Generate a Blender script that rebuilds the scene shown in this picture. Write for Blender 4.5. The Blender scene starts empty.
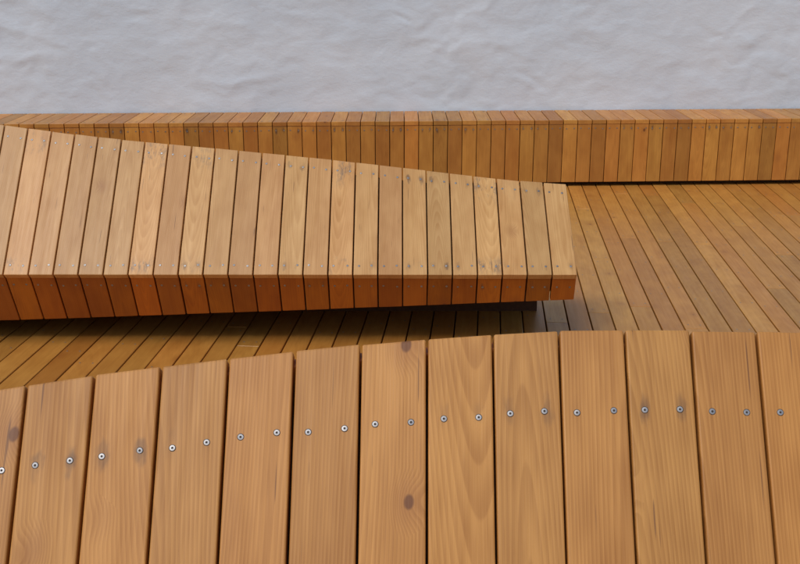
import bpy, math, random
from mathutils import Vector, noise
random.seed(31)
scene = bpy.context.scene
PITCH = 0.1024      # board + gap
GAP = [0.0038]

# ---------------------------------------------------------------- node helpers
class NT:
    def __init__(s, name):
        s.mat = bpy.data.materials.new(name); s.mat.use_nodes = True
        s.t = s.mat.node_tree; s.t.nodes.clear()
        s.out = s.t.nodes.new('ShaderNodeOutputMaterial')
        s.b = s.t.nodes.new('ShaderNodeBsdfPrincipled')
        s.t.links.new(s.b.outputs[0], s.out.inputs[0])
    def n(s, typ, **kw):
        nd = s.t.nodes.new(typ)
        for k, v in kw.items(): setattr(nd, k, v)
        return nd
    def put(s, sock, v):
        if v is None: return
        if isinstance(v, bpy.types.NodeSocket): s.t.links.new(v, sock)
        else: sock.default_value = v
    def m(s, op, a, b=None, c=None, clamp=False):
        nd = s.n('ShaderNodeMath', operation=op, use_clamp=clamp)
        for i, v in enumerate((a, b, c)): s.put(nd.inputs[i], v)
        return nd.outputs[0]
    def comb(s, x, y, z):
        nd = s.n('ShaderNodeCombineXYZ')
        for i, v in enumerate((x, y, z)): s.put(nd.inputs[i], v)
        return nd.outputs[0]
    def noise(s, vec, scale, detail=3, rough=.55, dist=0):
        nd = s.n('ShaderNodeTexNoise')
        s.put(nd.inputs['Vector'], vec); s.put(nd.inputs['Scale'], scale)
        nd.inputs['Detail'].default_value = detail
        nd.inputs['Roughness'].default_value = rough
        nd.inputs['Distortion'].default_value = dist
        return nd.outputs['Fac']
    def ramp(s, v, a, b, lo=0., hi=1.):
        nd = s.n('ShaderNodeMapRange', interpolation_type='SMOOTHSTEP')
        s.put(nd.inputs[0], v)
        for i, x in enumerate((a, b, lo, hi)): s.put(nd.inputs[i+1], x)
        return nd.outputs[0]
    def mix(s, f, a, b, typ='MIX'):
        nd = s.n('ShaderNodeMix', data_type='RGBA', blend_type=typ)
        s.put(nd.inputs[0], f)
        s.put(nd.inputs[6], a if isinstance(a, bpy.types.NodeSocket) else (*a, 1))
        s.put(nd.inputs[7], b if isinstance(b, bpy.types.NodeSocket) else (*b, 1))
        return nd.outputs[2]
    def attr(s, name):
        nd = s.n('ShaderNodeAttribute', attribute_name=name)
        sp = s.n('ShaderNodeSeparateXYZ'); s.t.links.new(nd.outputs['Vector'], sp.inputs[0])
        return sp.outputs[0], sp.outputs[1], sp.outputs[2]

def wood(name, light, dark, vary=.3, stain=.5, weather=0., rough=.42, grain=1., red=(.44,.14,.02), redamt=.4, bump_on=True, knots=.84, cracks=False):
    N = NT(name)
    u, v, w = N.attr('pco'); r1, r2, r3 = N.attr('prand')
    off = N.m('MULTIPLY', r1, 37.0)
    P = lambda su, sv, o=0: N.comb(N.m('ADD', N.m('MULTIPLY', u, su), off), N.m('ADD', N.m('MULTIPLY', v, sv), N.m('MULTIPLY', r2, 53+o)), N.m('ADD', N.m('MULTIPLY', w, su), N.m('MULTIPLY', r3, 11.)))
    low = N.noise(P(5, 1.1), 1., 1)
    blot = N.noise(P(14, 5), 1., 2, .65)
    vor = N.n('ShaderNodeTexVoronoi'); N.put(vor.inputs['Vector'], P(9, 6.)); vor.inputs['Scale'].default_value = 1
    kd = N.m('ADD', vor.outputs['Distance'], N.m('MULTIPLY', N.m('SUBTRACT', blot, .5), .05))
    sepc = N.n('ShaderNodeSeparateColor'); N.t.links.new(vor.outputs['Color'], sepc.inputs[0])
    ksel = N.m('GREATER_THAN', sepc.outputs[0], knots)
    knear = N.m('MULTIPLY', N.ramp(kd, .34, 0.03), ksel)
    kcore = N.m('MULTIPLY', N.ramp(kd, .085, .05), ksel)
    u0 = N.m('MULTIPLY_ADD', N.m('SUBTRACT', r2, .5), .16, N.m('MULTIPLY', N.m('SUBTRACT', r3, .5), N.m('MULTIPLY', v, .06)))
    a = N.m('SUBTRACT', u, u0)
    z = N.m('MULTIPLY_ADD', N.m('SUBTRACT', r1, .5), N.m('MULTIPLY', v, .16), N.m('MULTIPLY_ADD', r3, .05, .008))
    rr = N.m('SQRT', N.m('ADD', N.m('MULTIPLY', a, a), N.m('MULTIPLY', z, z)))
    rr = N.m('ADD', rr, N.m('MULTIPLY', low, .022))
    rr = N.m('ADD', rr, N.m('MULTIPLY', knear, .018))
    ring = N.m('FRACT', N.m('MULTIPLY', rr, 190.))
    ring = N.m('MULTIPLY', N.ramp(ring, 0., .8), N.ramp(ring, 1., .88))
    fib = N.noise(P(380, 11), 1., 1, .6)
    fib2 = N.noise(P(80, 3), 1., 2, .6)
    g = N.m('MULTIPLY', ring, .34*grain)
    g = N.m('ADD', g, N.m('MULTIPLY', N.m('SUBTRACT', fib, .5), .5*grain))
    g = N.m('ADD', g, N.m('MULTIPLY', N.m('SUBTRACT', fib2, .5), .7*max(grain, .8)))
    g = N.m('ADD', g, N.m('MULTIPLY', N.m('SUBTRACT', blot, .5), 1.3))
    g = N.m('ADD', g, .25+.1*(1-min(grain, 1)), clamp=True)
    col = N.mix(g, light, dark)
    br = N.m('MULTIPLY_ADD', N.m('SUBTRACT', r1, .5), vary*1.5, 1.)
    br2 = N.m('MULTIPLY_ADD', N.m('SUBTRACT', r3, .5), vary*.5, br)
    col = N.mix(1., col, N.comb(br, br2, br2), 'MULTIPLY')
    col = N.mix(N.m('MULTIPLY', N.m('POWER', r2, 3.), redamt), col, red)
    col = N.mix(N.m('MULTIPLY', knear, .35), col, (.28, .085, .018))
    col = N.mix(N.m('MULTIPLY', kcore, .75), col, (.12, .035, .012))
    if cracks:
        ck = N.noise(P(150, 5.5, 7), 1., 1, .5)
        col = N.mix(N.ramp(ck, .73, .79, 0, .6), col, (.12, .045, .018))
    if stain > 0:
        s1, s2, _ = N.attr('pscr')
        au = N.m('SUBTRACT', N.m('ABSOLUTE', u), .027)
        jn = N.m('MULTIPLY', N.m('SUBTRACT', N.noise(P(60, 22), 1., 2, .7), .5), .03)
        def stain_at(sv):
            q = N.m('MULTIPLY', sv, .45)
            d = N.m('SQRT', N.m('ADD', N.m('MULTIPLY', au, au), N.m('MULTIPLY', q, q)))
            return N.ramp(N.m('ADD', d, jn), .013, .002)
        st = N.m('MAXIMUM', stain_at(s1), stain_at(s2))
        st = N.m('MULTIPLY', st, N.ramp(blot, .40, .6))
        st = N.m('MULTIPLY', st, N.m('MULTIPLY', N.ramp(r3, .45, .95), stain))
        col = N.mix(st, col, (.07, .045, .035))
        if weather > 0:
            wn = N.noise(P(40, 11, 3), 1., 4, .8)
            ed = N.m('MAXIMUM', N.ramp(N.m('ABSOLUTE', s1), .12, .0), N.ramp(N.m('ABSOLUTE', s2), .06, .0))
            wf = N.m('MULTIPLY', N.m('MULTIPLY', N.ramp(wn, .46, .66), ed), N.m('MULTIPLY', N.ramp(r1, .55, 1.), weather))
            col = N.mix(wf, col, (.17, .13, .10))
    N.put(N.b.inputs['Base Color'], col)
    N.put(N.b.inputs['Roughness'], N.m('MULTIPLY_ADD', fib2, .25, rough-.1))
    N.b.inputs['Specular IOR Level'].default_value = .5
    if bump_on:
        bump = N.n('ShaderNodeBump'); bump.inputs['Strength'].default_value = .3; bump.inputs['Distance'].default_value = .0008
        N.put(bump.inputs['Height'], fib)
        N.t.links.new(bump.outputs[0], N.b.inputs['Normal'])
    return N.mat

def simple(name, col, rough=.6, metal=0.):
    N = NT(name)
    tc = N.n('ShaderNodeTexCoord')
    f = N.noise(tc.outputs['Object'], 60., 2)
    N.put(N.b.inputs['Base Color'], N.mix(f, tuple(c*.6 for c in col), tuple(min(1, c*1.4) for c in col)))
    N.b.inputs['Roughness'].default_value = rough; N.b.inputs['Metallic'].default_value = metal
    return N.mat

# ---------------------------------------------------------------- board builder
class MB:
    def __init__(s): s.v=[]; s.f=[]; s.pco=[]; s.pr=[]; s.ps=[]
    def build(s, name, mat, parent=None):
        me = bpy.data.meshes.new(name); me.from_pydata([tuple(p) for p in s.v], [], s.f)
        for nm, dat in (('pco', s.pco), ('prand', s.pr), ('pscr', s.ps)):
            if len(dat) == len(s.v):
                at = me.attributes.new(nm, 'FLOAT_VECTOR', 'POINT')
                at.data.foreach_set('vector', [c for d in dat for c in d])
        me.materials.append(mat); me.update()
        ob = bpy.data.objects.new(name, me); scene.collection.objects.link(ob)
        if parent: ob.parent = parent
        return ob

def board(mb, pos, width, t, v0, v1, r=.003, scr=(9., 9.), seg=3, lift=0., rnd=None):
    """pos(u,v,w)->world.  v0(u), v1(u) board ends; scr: screw distances from the two ends"""
    rnd = rnd or (random.random(), random.random(), random.random())
    hw = width/2
    cent = [(hw-r, -r, 0), (-(hw-r), -r, 90), (-(hw-r), -(t-r), 180), (hw-r, -(t-r), 270)]
    def sect(ins):
        out = []
        for cu, cw, a0 in cent:
            for k in range(seg+1):
                a = math.radians(a0 + 90*k/seg)
                out.append((cu+(r-ins)*math.cos(a), cw+(r-ins)*math.sin(a)))
        return out
    rings = []
    st = [(.75*r, 0.), (.25*r, .35*r), (0., r)]
    for ins, vo in st: rings.append((ins, 0, vo))
    for ins, vo in reversed(st): rings.append((ins, 1, vo))
    base = len(mb.v); n = 4*(seg+1)
    for ins, end, vo in rings:
        for (u, w) in sect(ins):
            a, b = v0(u), v1(u)
            v = a+vo if end == 0 else b-vo
            mb.v.append(pos(u, v, w+lift)); mb.pco.append((u, v, w)); mb.pr.append(rnd)
            mb.ps.append((v-(a+scr[0]), v-(b-scr[1]), 0))
    for k in range(len(rings)-1):
        for i in range(n):
            j = (i+1) % n
            mb.f.append((base+k*n+i, base+k*n+j, base+(k+1)*n+j, base+(k+1)*n+i))
    mb.f.append(tuple(base+i for i in reversed(range(n))))
    mb.f.append(tuple(base+(len(rings)-1)*n+i for i in range(n)))

def screw(mbS, mbD, p, nrm, rad=.0054):
    nrm = nrm.normalized()
    nrm = (nrm + Vector((random.uniform(-.06,.06), random.uniform(-.06,.06), random.uniform(-.06,.06)))).normalized()
    t1 = nrm.orthogonal().normalized(); t2 = nrm.cross(t1)
    rot = random.random()*6.28
    def P(r, a, h):
        return p + t1*(r*math.cos(a+rot)) + t2*(r*math.sin(a+rot)) + nrm*h
    n = 18
    b = len(mbD.v)
    for i in range(n): mbD.v.append(P(rad*1.13, 2*math.pi*i/n, .0004))
    mbD.f.append(tuple(range(b, b+n)))  # flat dark disc in place of the shade around a countersunk head
    b = len(mbS.v)
    for (rr, h, lobe) in ((rad, .0005, 0), (rad*.9, .0009, 0), (rad*.40, .0010, 1), (rad*.33, .00055, 1)):
        for i in range(n):
            q = rr*(1+(.22*math.cos(6*2*math.pi*i/n) if lobe else 0))
            mbS.v.append(P(q, 2*math.pi*i/n, h))
    for k in range(3):
        for i in range(n):
            j = (i+1) % n; mbS.f.append((b+k*n+i, b+k*n+j, b+(k+1)*n+j, b+(k+1)*n+i))
    b2 = len(mbD.v)
    for i in range(n): mbD.v.append(P(rad*.38, 2*math.pi*i/n, .0007))
    mbD.f.append(tuple(range(b2, b2+n)))

def interp(pts):
    def f(x):
        if x <= pts[0][0]: a, b = pts[0], pts[0]; t = 0
        elif x >= pts[-1][0]: a = b = pts[-1]; t = 0
        else:
            for i in range(len(pts)-1):
                if pts[i][0] <= x <= pts[i+1][0]:
                    a, b = pts[i], pts[i+1]; t = (x-a[0])/(b[0]-a[0]); break
        return tuple(a[k]+(b[k]-a[k])*t for k in range(1, len(a)))
    return f

SGN = [1]; SR = [.0047]
def panel(P0, P1, xs, rnds, mb, mbS, mbD, t=.03, scr=(.05, .05), jit=.0008, r=.003, shear=0.):
    """ribbon of boards running from curve P0(x) to P1(x) (functions -> (y,z))"""
    for xc, rn in zip(xs, rnds):
        j = random.uniform(-jit, jit); jt = random.uniform(-jit, jit)*12
        def fr(x):
            a = Vector((x, *P0(x))); b = Vector((x, *P1(x)))
            V = (b-a); L = V.length; V.normalize()
            N = Vector((0, V.z, -V.y))*SGN[0]
            return a, V, N, L
        def pos(u, v, w, xc=xc, jt=jt):
            a, V, N, L = fr(xc+u)
            q = a + V*v + N*(w+jt*u)
            q.x += shear*v
            return q
        e = random.uniform(-.0011, .0011)
        board(mb, pos, PITCH-GAP[0]+random.uniform(-.0010, .0008), t, lambda u: e, lambda u, xc=xc: fr(xc+u)[3]-.001, r=r, scr=scr, lift=j, rnd=rn)
        for end, d in ((0, scr[0]), (1, scr[1])):
            if d > 1: continue
            for su in (-.027, .027):
                uu = su+random.uniform(-.002, .002); L = fr(xc+uu)[3]
                vv = (d if end == 0 else L-d)+random.uniform(-.0025, .0025)
                p = pos(uu, vv, j); nn = pos(uu, vv, j+.01)-p
                screw(mbS, mbD, p, nn, SR[0])

W_FG = wood('varnished_wood_near', (.65,.305,.075), (.40,.16,.028), vary=.12, stain=.6, rough=.45, redamt=.10, knots=.77, grain=1.1, cracks=True)
W_MID = wood('varnished_wood_sky_sheen', (.72,.405,.15), (.50,.235,.065), vary=.18, stain=.6, weather=.75, rough=.40, redamt=.10, cracks=True, grain=.9)  # paler base colour, sky reflection on the tilted seat painted in
W_FACE = wood('varnished_wood_shaded', (.48,.145,.011), (.28,.068,.006), vary=.3, stain=.6, rough=.45, bump_on=False, grain=.7)  # darker copy of the bench wood, undercut shade put into its colour
W_FAR = wood('varnished_wood_far', (.60,.275,.052), (.37,.135,.018), vary=.30, stain=.9, rough=.42, redamt=.35, bump_on=False, grain=.6)
W_DECK = wood('deck_wood', (.58,.275,.055), (.36,.14,.022), vary=.24, stain=0, rough=.36, redamt=.5, bump_on=False, grain=.3)
M_SCREW = simple('zinc_screw', (.42,.41,.40), .5, 1.)
M_DARK = simple('screw_hole_shade', (.05,.038,.03), .8)  # dark colour painted as the shade inside screw holes and sockets
M_CORE = simple('frame_dark_timber', (.09,.036,.012), .8)

def new_bench():
    e = bpy.data.objects.new('wooden_bench', None); scene.collection.objects.link(e); return e

def core(fn, xs, parent, name='frame'):
    mb = MB(); n = None
    for x in xs:
        pts = fn(x); n = len(pts)
        for (y, z) in pts: mb.v.append((x, y, z))
    for k in range(len(xs)-1):
        for i in range(n):
            j = (i+1) % n; mb.f.append((k*n+i, k*n+j, (k+1)*n+j, (k+1)*n+i))
    mb.f.append(tuple(reversed(range(n)))); mb.f.append(tuple((len(xs)-1)*n+i for i in range(n)))
    return mb.build(name, M_CORE, parent)

def inset(pts, d):
    cx = sum(p[0] for p in pts)/len(pts); cz = sum(p[1] for p in pts)/len(pts)
    out = []; n = len(pts)
    for i in range(n):
        p0 = Vector(pts[i-1]); p = Vector(pts[i]); p1 = Vector(pts[(i+1) % n])
        e0 = (p-p0).normalized(); e1 = (p1-p).normalized()
        n0 = Vector((-e0.y, e0.x)); n1 = Vector((-e1.y, e1.x))
        c = Vector((cx, cz))
        if n0.dot(c-p) < 0: n0 = -n0
        if n1.dot(c-p) < 0: n1 = -n1
        m = (n0+n1); m = m/max(m.length_squared, .3)*2*d
        out.append(tuple(p+m))
    return out

def bench(A, B, C, D, xs, mats, scrS, scrF, xr, plinth, parent, shear=0., backboards=True, bshift=0.):
    mbS = MB(); mbD = MB()
    SGN[0] = 1
    R = [(random.random(), random.random(), random.random()) for _ in xs]
    R2 = [(a, b, random.random()) for a, b, c in R]
    m1 = MB(); panel(A, B, xs, R, m1, mbS, mbD, scr=scrS, shear=shear); m1.build('seat_boards', mats[0], parent)
    def B2(x):
        a = Vector(A(x)); b = Vector(B(x)); V = (b-a).normalized(); n = Vector((V.y, -V.x))
        q = b - n*.031 - V*.004
        return (q.x, q.y)
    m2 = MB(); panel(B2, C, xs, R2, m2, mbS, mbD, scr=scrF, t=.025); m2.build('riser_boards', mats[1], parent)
    if backboards:
        def A2(x):
            a = Vector(A(x)); b = Vector(B(x)); V = (b-a).normalized(); n = Vector((V.y, -V.x))
            q = a - n*.032 + V*.004
            return (q.x, q.y)
        m3 = MB(); SGN[0] = -1; panel(A2, D, [x+bshift for x in xs], R2, m3, mbS, mbD, scr=scrF, t=.025); SGN[0] = 1
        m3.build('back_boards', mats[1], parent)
    mbS.build('screw_heads', M_SCREW, parent); mbD.build('screw_shade_discs', M_DARK, parent)
    x = xr[0]; cx = []
    while x < xr[1]-.01: cx.append(x); x += .1024
    cx.append(xr[1])
    core(lambda x: inset([A(x), B(x), C(x), D(x)], .036), cx, parent)
    y0, y1 = plinth[0], plinth[1]
    core(lambda x: [(y0(x), -.01), (y0(x), C(x)[1]+.05), (y1(x), C(x)[1]+.05), (y1(x), -.01)], [plinth[2], plinth[3]], parent, 'plinth')

# ------------------------------------------------ near bench (leaning seat with a curving crest)
V = Vector((-.553, -.833))
slide = interp([(-2.6,.42),(-1.6,.26),(-.9,.131),(-.676,.093),(-.574,.0765),(-.470,.060),(-.368,.047),(-.267,.0345),(-.1645,.0225),(-.062,.012),(.042,.003),(.146,-.0045),(.248,-.0100),(.351,-.0108),(.453,-.0105),(.554,-.009),(.66,-.006),(1.1,.02),(2.2,.13)])
OFFS = -.005
A = lambda x: (1.672+V[0]*(slide(x)[0]+OFFS), 1.026+V[1]*(slide(x)[0]+OFFS))
B = lambda x: (1.672+V[0]*.60, 1.026+V[1]*.60)
C = lambda x: (1.50, .09)
D = lambda x: (1.80, .09)
xs = [.042+PITCH*(k+.5) for k in range(-22, 18)]
e = new_bench()
bench(A, B, C, D, xs, (W_FG, W_FACE), (.127, .05), (.04, .04), (xs[0]-.045, xs[-1]+.045), (lambda x: 1.56, lambda x: 1.74, xs[0], xs[-1]), e, shear=-.008, bshift=PITCH/2)

# ------------------------------------------------ middle bench
A = interp([(-3.8,5.06,1.06),(-1.75,4.977,.889),(-1.606,4.97,.869),(-1.295,4.958,.833),(-.893,4.947,.796),(-.289,4.93,.740),(.118,4.917,.695),(.50,4.905,.653),(.731,4.90,.638)])
B = lambda x: (4.487, .341)
C = interp([(-3.8,4.66,.07),(-1.7,4.644,.092),(-.43,4.607,.15),(.728,4.547,.216)])
D = interp([(-3.8,5.5,.07),(-1.7,5.4,.09),(.728,5.2,.20)])
xs = [.728-PITCH*(k+.5) for k in range(0, 42)]
SR[0] = .0044; GAP[0] = .0052
e = new_bench()
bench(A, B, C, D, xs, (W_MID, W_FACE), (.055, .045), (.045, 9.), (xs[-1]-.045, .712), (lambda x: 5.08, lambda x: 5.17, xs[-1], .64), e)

# ------------------------------------------------ bench along the wall
GAP[0] = .0045
yf = lambda x: 8.04+.05*(x-1.2)
A = lambda x: (yf(x)+.54, .480)
B = lambda x: (yf(x), .480)
C = lambda x: (yf(x)+.02, .03)
D = lambda x: (yf(x)+.53, .03)
xs = [.03+PITCH*(k+.5) for k in range(-64, 64)]
e = new_bench()
bench(A, B, C, D, xs, (W_FAR, W_FAR), (.06, .05), (.03, 9.), (xs[0]-.04, xs[-1]+.04), (lambda x: yf(x)+.12, lambda x: yf(x)+.40, xs[0], xs[-1]), e, backboards=False)

# ------------------------------------------------ deck
mb = MB(); mbS = MB(); mbD = MB()
ang = math.radians(4.35); Dv = Vector((math.sin(ang), math.cos(ang), 0)); Du = Vector((math.cos(ang), -math.sin(ang), 0))
for k in range(-72, 72):
    uc = k*PITCH+.03; s = -3.+random.uniform(-2.5, 0)
    while s < 8.7:
        L = random.choice([2.4, 3., 3.6, 1.3]); e1 = min(s+L, 8.75)
        if e1-s < .3: break
        org = Du*uc
        tilt = random.uniform(-.006, .006); j = random.uniform(-.001, .0006)
        def pos(u, v, w): return org+Du*u+Dv*v+Vector((0, 0, w+tilt*u))
        s0, s1 = s, e1-.003
        board(mb, pos, PITCH-.006, .026, lambda u: s0, lambda u: s1, r=.003, scr=(.05, .05), seg=2, lift=j)
        v = s0+.05
        while v < s1:
            if 3.5 < v < 8.4 and -3.4 < uc < 4.5:
                for su in (-.027, .027):
                    screw(mbS, mbD, pos(su, v, j), Vector((0, 0, 1)), .0036)
            v += .6
        s = e1
e = bpy.data.objects.new('wooden_deck', None); scene.collection.objects.link(e)
mb.build('deck_boards', W_DECK, e); mbS.build('deck_screws', M_SCREW, e); mbD.build('deck_screw_shade_discs', M_DARK, e)
g = MB(); g.v = [(-7.6,-5.5,-.05),(7.6,-5.5,-.05),(7.6,8.8,-.05),(-7.6,8.8,-.05)]; g.f=[(0,1,2,3)]
g.build('deck_underlay', M_CORE, e)
g = MB(); R = 400; g.v = [(-R,-R,-.12),(R,-R,-.12),(R,R,-.12),(-R,R,-.12)]; g.f=[(0,1,2,3)]
g.build('ground', simple('gravel', (.2,.18,.15), .9))

# ------------------------------------------------ plaster wall
def plaster():
    N = NT('rough_white_plaster'); tc = N.n('ShaderNodeTexCoord'); o = tc.outputs['Object']
    mp = N.n('ShaderNodeMapping'); N.put(mp.inputs[0], o); mp.inputs['Scale'].default_value = (1., 1., 1.5)
    fine = N.noise(mp.outputs[0], 26., 5, .7)
    big = N.noise(mp.outputs[0], 1.2, 2, .6)
    col = N.mix(N.ramp(big, .3, .7), (.66, .73, .79), (.71, .77, .82))
    N.put(N.b.inputs['Base Color'], col); N.b.inputs['Roughness'].default_value = .85
    b = N.n('ShaderNodeBump'); b.inputs['Strength'].default_value = .5; b.inputs['Distance'].default_value = .006
    N.put(b.inputs['Height'], fine); N.t.links.new(b.outputs[0], N.b.inputs['Normal'])
    return N.mat
mw = MB(); x0, x1, z0, z1 = -3.03, 6.6, -.1, 3.2; st = .014
nx = int((x1-x0)/st); nz = int((z1-z0)/st)
def relief(x, z):
    # trowelled lime plaster: lumpy coat with short strokes
    m = .55+.9*max(0, .5+noise.noise(Vector((x*.9, z*1.3, 90))))   # some areas are smoother
    h = .006*noise.noise(Vector((x*1.6, z*2.6, 0)))
    wx = .06*noise.noise(Vector((x*5, z*6, 5))); wz = .05*noise.noise(Vector((x*5, z*6, 15)))
    h += .0046*noise.noise(Vector(((x+wx)*4.2, (z+wz)*6, 30)))
    h += m*.0022*noise.noise(Vector(((x+wx)*10, (z+wz)*15, 50)))
    h += m*.0008*noise.noise(Vector(((x+wx)*24, (z+wz)*34, 60)))
    for sc, amp, rot, sd in ((3.8, .0046, .22, 4), (7.0, .0030, -.3, 40)):
        c, s = math.cos(rot), math.sin(rot)
        X = (x+wx)*c+(z+wz)*s; Z = -(x+wx)*s+(z+wz)*c
        n = noise.noise(Vector((X*sc*.6, Z*sc*1.4, sd)))
        h += m*amp*(1-abs(n)*2.6)*max(0, .25+noise.noise(Vector((X*sc*.7, Z*sc*.8, sd+3)))*1.6)
    return h
for i in range(nx+1):
    for k in range(nz+1):
        x = x0+(x1-x0)*i/nx; z = z0+(z1-z0)*k/nz
        mw.v.append((x, yf(x)+.558-relief(x, z), z))
for i in range(nx):
    for k in range(nz):
        a = i*(nz+1)+k; mw.f.append((a, a+nz+1, a+nz+2, a+1))
b = len(mw.v)
for x in (x0, x1):
    for z in (z0, z1):
        for dy in (.565, .85): mw.v.append((x, yf(x)+dy, z))
mw.f += [(b, b+1, b+3, b+2), (b+4, b+5, b+7, b+6), (b+2, b+3, b+7, b+6), (b+1, b+5, b+7, b+3)]
M_PL = plaster()
wl = mw.build('plaster_wall', M_PL)
for p in wl.data.polygons: p.use_smooth = True
m2 = MB(); xa, xb = -6.8, -3.045
for x in (xa, xb):
    for (dy, z) in ((.575, -.1), (.575, 3.2), (.85, 3.2), (.85, -.1)): m2.v.append((x, yf(x)+dy, z))
m2.f = [(0,1,2,3),(7,6,5,4),(0,4,5,1),(1,5,6,2),(2,6,7,3),(3,7,4,0)]
m2.build('plaster_wall', M_PL)

# ------------------------------------------------ light
w = bpy.data.worlds.new('World'); scene.world = w; w.use_nodes = True
nt = w.node_tree; bg = nt.nodes['Background']; sky = nt.nodes.new('ShaderNodeTexSky')
sky.sky_type = 'NISHITA'; sky.sun_disc = False
EL, AZ = math.radians(56), math.radians(216)
sky.sun_elevation = EL; sky.sun_rotation = AZ
sky.dust_density = 2.; sky.air_density = 1.
nt.links.new(sky.outputs[0], bg.inputs[0]); bg.inputs[1].default_value = .112
sd = bpy.data.lights.new('sun', 'SUN'); sd.energy = 1.35; sd.angle = math.radians(26); sd.color = (1, .97, .92)
so = bpy.data.objects.new('sun', sd); scene.collection.objects.link(so)
d = Vector((math.sin(AZ)*math.cos(EL), math.cos(AZ)*math.cos(EL), math.sin(EL)))
so.rotation_euler = d.to_track_quat('Z', 'Y').to_euler(); so.location = d*20

cd = bpy.data.cameras.new('camera'); cam = bpy.data.objects.new('camera', cd); scene.collection.objects.link(cam)
cam.location = (0, 0, 1.6); cam.rotation_euler = (math.radians(90-16.03), 0, 0)
cd.lens = 51.2; cd.sensor_width = 36; cd.clip_end = 1500; cd.clip_start = .05
scene.camera = cam
scene.view_settings.view_transform = 'Standard'; scene.view_settings.look = 'None'; scene.view_settings.exposure = 0
